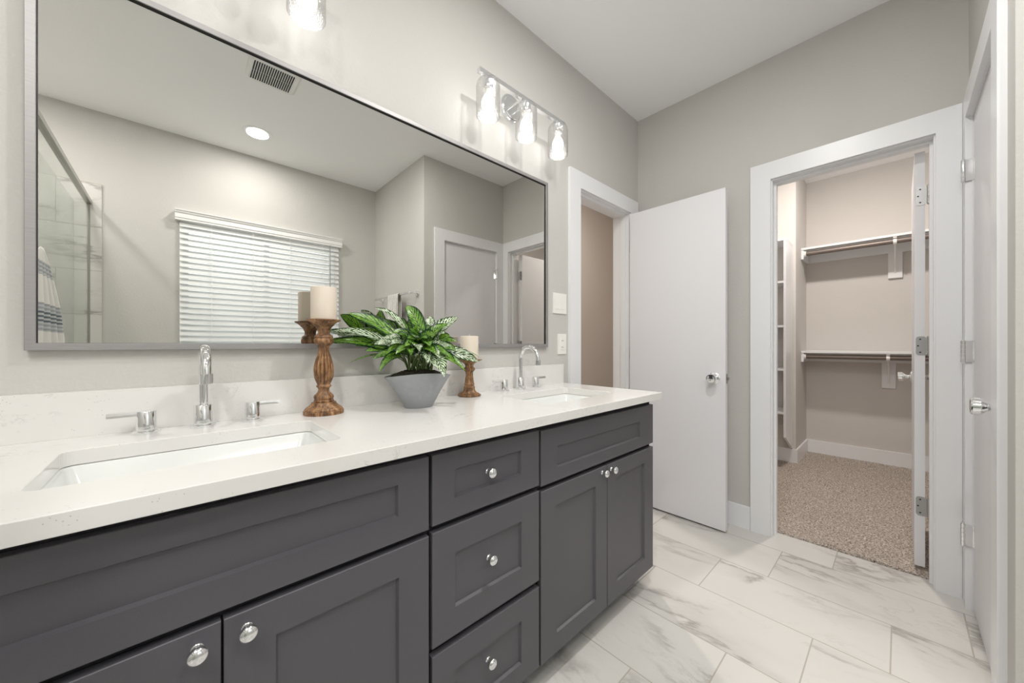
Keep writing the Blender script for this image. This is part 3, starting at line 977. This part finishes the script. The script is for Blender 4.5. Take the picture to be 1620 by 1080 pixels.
P2 = [(17.8, 626.2), (18.4, 624.8), (18.0, 623.4), (15, 621.8), (11.6, 620), (9.4, 617.4), (8.6, 614.5), (9.0, 612), (7.8, 610.8), (7.6, 608.5), (8.4, 607.4), (7.4, 606), (6.6, 600), (5.8, 594),
      (5.9, 589.5), (7.2, 587), (8.8, 585.5), (9.2, 583.6), (8.2, 582), (6.6, 580.2), (6.8, 577.5), (8.6, 575), (12.5, 572.6), (17, 570.8), (20.5, 569.6), (20.6, 568.9), (18, 568.8)]
prof2 = [(r_ * 0.00268, (626.2 - v) * 0.0027) for r_, v in P2]
holder('candle_holder', prof2, None, 'short turned wood candle holder behind the plant, right of the grey pot', (0.918, -0.088, CZ1))
def candle(r, h, loc, label, wick):
    bm = bmesh.new()
    lathe(bm, [(r - 0.001, 0), (r, 0.001), (r, h - 0.003), (r - 0.001, h - 0.001), (r - 0.004, h), (r * 0.6, h - 0.0015), (0.001, h - 0.002)], 48)
    t_ = thing('pillar_candle', label, 'candle', loc, 0, 'ivory pillar candles')
    link('wax', bm, M['wax'], t_, 40)
    if wick:
        wb = bmesh.new(); tube(wb, [(0, 0, h - 0.003), (0.0005, 0, h + 0.008)], 0.0009, 6)
        link('wick', wb, M['plastic'], t_)
candle(0.0375, 0.1015, (0.346, -0.090, CZ1 + prof1[-1][1]), 'large ivory pillar candle on the tall wooden holder', True)
candle(0.0385, 0.100, (0.918, -0.088, CZ1 + prof2[-1][1]), 'ivory pillar candle on the short wooden holder', True)

# ------------------------------------------------------------------ potted plant
PC = Vector((0.628, -0.185, CZ1))
PD = Vector((0.985, -0.172, 0)); PN = Vector((0.172, 0.985, 0))
pp = thing('potted_plant', 'leafy variegated plant in a grey boat shaped bowl between the candles', 'plant', PC)
def bowl_loop(a_, b_, z, sharp, bow, n=48):
    out = []
    for i in range(n):
        t_ = 2 * pi * i / n
        c_, s_ = cos(t_), sin(t_)
        x = a_ * c_
        y = b_ * (abs(s_) ** sharp) * (1 if s_ >= 0 else -1)
        zz = z + bow * s_ * s_
        out.append(PD * x + PN * y + Vector((0, 0, zz)))
    return out
def pot_bm():
    bm = bmesh.new()
    Ls = [bowl_loop(0.046, 0.034, 0.0, 1.0, 0), bowl_loop(0.049, 0.037, 0.002, 1.0, 0), bowl_loop(0.075, 0.052, 0.047, 1.1, 0.001), bowl_loop(0.104, 0.066, 0.090, 1.25, 0.006),
          bowl_loop(0.117, 0.071, 0.105, 1.35, 0.011), bowl_loop(0.1185, 0.072, 0.108, 1.35, 0.012), bowl_loop(0.116, 0.070, 0.109, 1.35, 0.012), bowl_loop(0.112, 0.067, 0.103, 1.35, 0.011),
          bowl_loop(0.098, 0.058, 0.080, 1.25, 0.005), bowl_loop(0.06, 0.04, 0.03, 1.1, 0)]
    R = [[bm.verts.new(p) for p in L_] for L_ in Ls]
    n = len(R[0])
    for a, b in zip(R, R[1:]):
        for i in range(n):
            j = (i + 1) % n
            bm.faces.new((a[i], a[j], b[j], b[i]))
    bm.faces.new(R[0]); bm.faces.new(R[-1])
    return bm
link('pot', pot_bm(), M['pot'], pp, 50)
def moss_bm():
    bm = bmesh.new()
    rnd = random.Random(8)
    L_ = bowl_loop(0.110, 0.065, 0.100, 1.35, 0.010)
    prev = None
    for k in range(7):
        s_ = 1 - k / 7
        ring = [bm.verts.new(Vector((p.x * s_, p.y * s_, 0.098 + (p.z - 0.098) * s_ + (1 - s_ ** 3) * 0.028 + (rnd.uniform(-0.004, 0.005) if k else 0)))) for p in L_]
        if prev:
            for i in range(len(ring)):
                j = (i + 1) % len(ring)
                bm.faces.new((prev[i], prev[j], ring[j], ring[i]))
        prev = ring
    bm.faces.new(prev)
    for _ in range(160):     # wisps of moss
        a = rnd.uniform(0, 2 * pi); s_ = rnd.uniform(0.1, 0.95) ** 0.5
        p = PD * (0.106 * s_ * cos(a)) + PN * (0.058 * s_ * sin(a)) + Vector((0, 0, 0.104))
        d_ = Vector((rnd.uniform(-1, 1), rnd.uniform(-1, 1), rnd.uniform(0.1, 0.9))).normalized() * rnd.uniform(0.008, 0.018)
        s2 = Vector((rnd.uniform(-1, 1), rnd.uniform(-1, 1), 0)).normalized() * 0.0012
        v = [bm.verts.new(q) for q in (p - s2, p + s2, p + d_ * 0.6 + s2 + Vector((0, 0, 0.002)), p + d_)]
        bm.faces.new(v)
    return bm
link('moss', moss_bm(), M['moss'], pp, 60)

LEAVES = [(0.432, -0.05, 1.222, 0.042, 'g', 0.03), (0.486, -0.05, 1.225, 0.018, 'w', 0.03), (0.524, -0.05, 1.209, 0.036, 'g', 0.03), (0.512, -0.068, 1.244, 0.034, 'w', 0.05), (0.607, -0.129, 1.252, 0.046, 'g', 0.04), (0.762, -0.232, 1.214, 0.05, 'w', 0.03), (0.675, -0.11, 1.209, 0.034, 'w', 0.03), (0.667, -0.171, 1.189, 0.04, 'g', 0.03), (0.713, -0.186, 1.186, 0.044, 'g', 0.03), (0.378, -0.05, 1.16, 0.03, 'w', 0.05), (0.384, -0.05, 1.126, 0.036, 'g', 0.04), (0.448, -0.077, 1.109, 0.03, 'g', 0.04), (0.436, -0.05, 1.049, 0.008, 'd', 0.07), (0.479, -0.201, 1.028, 0.028, 'g', 0.09), (0.471, -0.166, 1.066, 0.03, 'g', 0.07), (0.621, -0.361, 1.012, 0.046, 'w', 0.1), (0.604, -0.344, 1.038, 0.04, 'w', 0.09), (0.616, -0.343, 1.071, 0.036, 'w', 0.08), (0.74, -0.253, 1.125, 0.03, 'g', 0.05), (0.801, -0.31, 1.07, 0.012, 'w', 0.07), (0.738, -0.306, 1.021, 0.034, 'g', 0.09), (0.727, -0.268, 1.094, 0.036, 'g', 0.06), (0.568, -0.297, 1.092, 0.045, 'w', 0.08), (0.571, -0.082, 1.196, 0.036, 'w', 0.04), (0.596, -0.091, 1.208, 0.036, 'g', 0.04), (0.496, -0.19, 1.134, 0.034, 'w', 0.05), (0.816, -0.283, 1.049, 0.044, 'w', 0.08), (0.584, -0.203, 1.167, 0.04, 'g', 0.03), (0.612, -0.202, 1.179, 0.04, 'g', 0.03), (0.637, -0.266, 1.146, 0.044, 'g', 0.05), (0.681, -0.266, 1.151, 0.04, 'w', 0.05), (0.506, -0.226, 1.114, 0.036, 'w', 0.06), (0.534, -0.266, 1.108, 0.036, 'g', 0.07), (0.54, -0.217, 1.145, 0.036, 'g', 0.05), (0.598, -0.312, 1.108, 0.04, 'g', 0.07), (0.668, -0.322, 1.072, 0.034, 'g', 0.08), (0.494, -0.215, 1.083, 0.028, 'g', 0.08), (0.508, -0.05, 1.148, 0.036, 'g', 0.05), (0.543, -0.05, 1.171, 0.04, 'g', 0.04), (0.575, -0.25, 1.141, 0.04, 'w', 0.05), (0.725, -0.184, 1.114, 0.04, 'g', 0.05), (0.471, -0.071, 1.125, 0.03, 'w', 0.05), (0.641, -0.051, 1.198, 0.04, 'g', 0.03), (0.729, -0.133, 1.174, 0.036, 'g', 0.03), (0.601, -0.287, 1.134, 0.036, 'g', 0.05), (0.535, -0.171, 1.156, 0.034, 'g', 0.05), (0.634, -0.113, 1.218, 0.036, 'g', 0.03), (0.704, -0.138, 1.221, 0.034, 'w', 0.03), (0.554, -0.05, 1.19, 0.036, 'w', 0.04), (0.458, -0.05, 1.169, 0.036, 'g', 0.04), (0.422, -0.05, 1.146, 0.032, 'w', 0.05), (0.468, -0.109, 1.092, 0.034, 'g', 0.05), (0.475, -0.17, 1.114, 0.034, 'w', 0.05), (0.701, -0.271, 1.142, 0.04, 'g', 0.04), (0.706, -0.248, 1.185, 0.036, 'g', 0.04), (0.607, -0.334, 1.083, 0.036, 'g', 0.07), (0.544, -0.289, 1.08, 0.032, 'g', 0.07), (0.577, -0.333, 1.054, 0.034, 'w', 0.08), (0.687, -0.3, 1.107, 0.034, 'w', 0.05), (0.509, -0.256, 1.084, 0.032, 'g', 0.07), (0.691, -0.317, 1.05, 0.034, 'g', 0.07), (0.63, -0.205, 1.158, 0.044, 'w', 0.04), (0.555, -0.245, 1.134, 0.04, 'g', 0.05)]

def leaf(tip, width, kind, lift, rnd, face):
    tip = Vector(tip) - PC
    base = PD * rnd.uniform(-0.035, 0.040) + PN * rnd.uniform(-0.018, 0.020) + Vector((0, 0, 0.103))
    h = tip - base
    flat = Vector((h.x, h.y, 0))
    p1 = base + flat * 0.16 + Vector((0, 0, 0.055 + max(h.z, 0) * 0.35 + lift * 0.5))
    p2 = base + flat * 0.66 + Vector((0, 0, h.z * 0.80 + lift))
    bz = lambda s: base * (1 - s) ** 3 + p1 * 3 * s * (1 - s) ** 2 + p2 * 3 * s * s * (1 - s) + tip * s ** 3
    def tan(s):
        e = 0.01
        return (bz(min(s + e, 1)) - bz(max(s - e, 0))).normalized()
    t0 = 0.36
    st = bmesh.new()
    tube(st, [bz(t0 * i / 8 * 1.05) for i in range(9)], [0.0026 - 0.0010 * i / 8 for i in range(9)], 6)
    bm = bmesh.new(); uvl = bm.loops.layers.uv.new('UVMap')
    n, m = 22, 8
    up = face
    phase = rnd.uniform(0, 6.28)
    rows = []
    tw = rnd.uniform(-0.45, 0.45)
    for i in range(n + 1):
        s = i / n
        q = bz(t0 + (1 - t0) * s); d_ = tan(t0 + (1 - t0) * s)
        side = d_.cross(up)
        if side.length < 0.15: side = d_.cross(Vector((0.3, -0.6, 0.7)))
        side.normalize()
        nrm = side.cross(d_).normalized()
        ca_, sa_ = cos(tw * s), sin(tw * s)
        side, nrm = side * ca_ + nrm * sa_, nrm * ca_ - side * sa_
        w = width * 0.5 * 2.62 * max(s + 0.004, 0) ** 0.58 * (1.002 - s) ** 0.88
        row = []
        for j in range(m + 1):
            u = j / m * 2 - 1
            fold = abs(u) * w * 0.30
            wave = sin(s * 9 + phase + (1 if u > 0 else 2.2)) * 0.10 * w * u * u
            row.append(bm.verts.new(q + side * (u * w) + nrm * (fold + wave)))
        rows.append(row)
    for i in range(n):
        for j in range(m):
            f = bm.faces.new((rows[i][j], rows[i][j + 1], rows[i + 1][j + 1], rows[i + 1][j]))
            for lp, (ii, jj) in zip(f.loops, ((i, j), (i, j + 1), (i + 1, j + 1), (i + 1, j))):
                lp[uvl].uv = (jj / m, ii / n)
    o = link('leaf', bm, M['leaf_' + kind], pp, 180)
    link('petiole', st, M['stem'], o, 180)
rnd = random.Random(21)
for (x_, y_, z_, w_, k_, l_) in LEAVES:
    up = Vector((-0.25 + rnd.uniform(-0.2, 0.2), -0.62, 0.72 + rnd.uniform(-0.2, 0.2))).normalized()
    leaf((x_, y_, z_), w_ * (1.22 if w_ > 0.02 else 1.0), k_, l_ * 0.8, rnd, up)

# ------------------------------------------------------------------ towel bar and hand towel
tb = thing('towel_bar', 'chrome towel bar on the wall right of the window, seen in the mirror', 'towel bar', (XR, -2.03, 1.580))
bm = bmesh.new(); tube(bm, [(-0.072, 0.395, 0), (-0.072, -0.395, 0)], 0.008, 16)
link('bar', bm, M['chrome'], tb, 60)
for y in (0.370, -0.370):
    bm = bmesh.new()
    lathe(bm, [(0.0, 0.001), (0.027, 0.001), (0.027, 0.008), (0.020, 0.012), (0.010, 0.016), (0.009, 0.066), (0.0125, 0.070), (0.0125, 0.082), (0.0, 0.084)], 28, (0, y, 0), '-x', cap=False)
    bmesh.ops.remove_doubles(bm, verts=bm.verts, dist=1e-5)
    link('post', bm, M['chrome'], tb, 40)
def hand_towel():
    bm = bmesh.new()
    xb, zb = XR - 0.072, 1.580
    y0, y1 = -2.10, -1.87
    ny = 40
    prof = []
    r = 0.0125
    for i in range(14): prof.append((-r - 0.002, -0.40 + 0.40 * i / 13))
    for i in range(1, 8): prof.append((-r * cos(pi * i / 8), r * sin(pi * i / 8)))
    for i in range(14): prof.append((r + 0.002, -0.42 * i / 13))
    rows = []
    for j in range(ny + 1):
        yy = y0 + (y1 - y0) * j / ny
        row = []
        for k, (dx, dz) in enumerate(prof):
            w = min(1, -dz / 0.10) if dz < 0 else 0
            fold = 0.006 * sin(j * 0.95) * w + 0.003 * sin(j * 2.1 + 1) * w
            sgn = -1 if dx < 0 else 1
            row.append(bm.verts.new((xb + dx + fold + sgn * 0.003 * w, yy, zb + dz)))
        rows.append(row)
    for a, b in zip(rows, rows[1:]):
        for k in range(len(prof) - 1):
            bm.faces.new((a[k], a[k + 1], b[k + 1], b[k]))
    return bm
ht = link('hand_towel', hand_towel(), M['hand_towel'], None, 180)
so = ht.modifiers.new('thick', 'SOLIDIFY'); so.thickness = 0.003; so.offset = 1
tag(ht, 'folded grey and white striped hand towel over the chrome towel bar', 'towel')

# ------------------------------------------------------------------ shower, seen in the mirror
struct(link('wall_shower_tile', boxes((XL, -0.386, YW, YW + 0.012, 0, 2.262)), M['shower_tile']), 'marble tile on the shower wall', 'tile')
sg = thing('shower_screen', 'frameless glass shower screen with chrome header rail, seen in the mirror', 'shower screen', (-0.447, YW + 0.012, 0.03))
GX = 0.0
link('glass_panel', boxes((-0.004, 0.004, 0.0, 1.33, 0.015, 2.082)), M['shower_glass'], sg)
link('glass_panel', boxes((-0.075, -0.067, 0.0, 1.02, 0.015, 2.080)), M['shower_glass'], sg)
link('header_rail', bevel(boxes((-0.014, 0.014, 0.0, 1.62, 2.078, 2.106)), 0.002, 1), M['nickel'], sg)
link('sill', boxes((-0.085, 0.020, 0.0, 1.62, -0.03, 0.017)), M['trim'], sg)
link('edge_channel', boxes((-0.006, 0.006, -0.0005, 0.003, 0.015, 2.078)), M['nickel'], sg)
link('post', boxes((-0.012, 0.012, 1.60, 1.62, 0.017, 2.078)), M['nickel'], sg)
hk = bmesh.new()
lathe(hk, [(0.0, 0.0), (0.020, 0.0), (0.020, 0.006), (0.007, 0.010), (0.006, 0.030), (0.011, 0.034), (0.011, 0.040), (0.0, 0.042)], 24, (0.012, 1.610, 1.470), 'x', cap=False)
bmesh.ops.remove_doubles(hk, verts=hk.verts, dist=1e-5)
link('towel_hook', hk, M['chrome'], sg, 40)
def bath_towel():
    bm = bmesh.new()
    x0, yc, zt = -0.405, YW + 0.012 + 1.610, 1.495
    rows = []
    nz, ny = 46, 44
    for i in range(nz + 1):
        s = i / nz
        z = zt - 0.70 * s
        half = 0.020 + 0.47 * (s ** 0.72) if s < 0.55 else 0.020 + 0.47 * (0.55 ** 0.72) + (s - 0.55) * 0.10
        row = []
        for j in range(ny + 1):
            u = j / ny * 2 - 1
            x = x0 + 0.020 + 0.016 * sin(j * 0.72) * min(1, s * 3) * (1 - 0.2 * abs(u))
            row.append(bm.verts.new((x, yc + u * half, z + 0.05 * u * u * s)))
        rows.append(row)
    for a, b in zip(rows, rows[1:]):
        for k in range(ny):
            bm.faces.new((a[k], a[k + 1], b[k + 1], b[k]))
    return bm
bt = link('bath_towel', bath_towel(), M['bath_towel'], None, 180)
so = bt.modifiers.new('thick', 'SOLIDIFY'); so.thickness = 0.004; so.offset = 1
tag(bt, 'white bath towel with dark blue stripes hanging at the shower screen, in the mirror', 'towel')

# ------------------------------------------------------------------ closet fittings
def closet_shelf(zs, rodz, label, brk):
    """shelf and rod along the far closet wall"""
    yl, yr = YS - 0.002, YCR + 0.002
    r = thing('closet_shelf', label, 'shelf', (XF, yl, zs), 0, 'shelf and rod units on the closet wall')
    L_ = yl - yr
    link('board', bevel(boxes((-0.305, -0.001, -L_, 0, 0, 0.019)), 0.001, 1), M['trim'], r)
    link('cleat', boxes((-0.019, -0.001, -L_, 0, -0.089, -0.0005)), M['trim'], r)
    link('cleat', boxes((-0.300, -0.020, -0.019, 0, -0.089, -0.0005)), M['trim'], r)
    bm = bmesh.new(); tube(bm, [(-0.270, -0.022, rodz), (-0.270, -L_ + 0.002, rodz)], 0.021, 24)
    link('rod', bm, M['floor_metal'], r, 60)
    bm = bmesh.new(); lathe(bm, [(0.034, 0.019), (0.034, 0.024), (0.027, 0.026), (0.027, 0.036)], 24, (-0.270, 0, rodz), '-y')
    link('rod_socket', bm, M['plastic'], r, 40)
    for y in (brk, brk - 0.85):
        bm = boxes((-0.012, -0.001, y - 0.011, y + 0.011, -0.30, -0.0005), (-0.300, -0.012, y - 0.011, y + 0.011, -0.012, -0.0005))
        tube(bm, [(-0.010, y, -0.285), (-0.10, y, -0.16), (-0.250, y, rodz + 0.012)], 0.006, 8)
        lathe(bm, [(0.026, -0.011), (0.026, 0.011)], 20, (-0.270, y, rodz - 0.002), 'y')
        link('bracket', bm, M['plastic'], r)
        link('backing_board', boxes((-0.020, -0.001, y - 0.045, y + 0.045, -0.32, -0.0895)), M['trim'], r)
    return r
closet_shelf(2.040, -0.036, 'upper white closet shelf with hanging rod underneath', -0.633)
closet_shelf(1.035, -0.036, 'lower white closet shelf with hanging rod underneath', -0.592)

tw_ = thing('shelf_tower', 'white open shelf tower fixed to the stub wall inside the closet', 'shelf', (XS, YS + 0.022, 0.0))
def side_panel(y):
    bm = bmesh.new()
    out = [(-0.001, BH - 0.02 + 0.02), (-0.300, 0.292), (-0.300, 2.040), (-0.001, 2.040)]
    a = [bm.verts.new((x, y, z)) for x, z in out]; b = [bm.verts.new((x, y + 0.018, z)) for x, z in out]
    for i in range(4):
        j = (i + 1) % 4
        bm.faces.new((a[i], a[j], b[j], b[i]))
    bm.faces.new(a); bm.faces.new(b)
    return bm
link('side_panel', side_panel(0.0), M['trim'], tw_)
link('side_panel', side_panel(0.40), M['trim'], tw_)
for z in (0.495, 0.882, 1.270, 1.665, 2.040):
    if z > 2: link('shelf', boxes((-0.302, -0.001, -0.001, 0.42, z, z + 0.018)), M['trim'], tw_)
    else: link('shelf', boxes((-0.298, -0.001, 0.018, 0.40, z, z + 0.018)), M['trim'], tw_)

# closet and hall lamps
def flush_lamp(x, y, w, label, col):
    r = thing('ceiling_lamp', label, 'ceiling light', (x, y, ZC))
    bm = bmesh.new(); lathe(bm, [(0.0, -0.0315), (0.055, -0.030), (0.058, -0.026), (0.058, -0.0205)], 36, cap=False)
    bmesh.ops.remove_doubles(bm, verts=bm.verts, dist=1e-5)
    link('diffuser', bm, emit('lamp_lit', col, w), r, 40)
    bm = bmesh.new(); lathe(bm, [(0.095, -0.020), (0.095, -0.0005)], 36)
    link('base', bm, M['ceiling'], r, 40)
flush_lamp(3.58, -1.08, CLOSET_W, 'round ceiling lamp inside the closet', (1.0, 0.93, 0.86, 1))
flush_lamp(2.6, 0.75, HALL_W, 'unseen ceiling lamp added to light the hall beyond the doorway', (1.0, 0.92, 0.85, 1))  # unseen source put in to brighten the hall wall
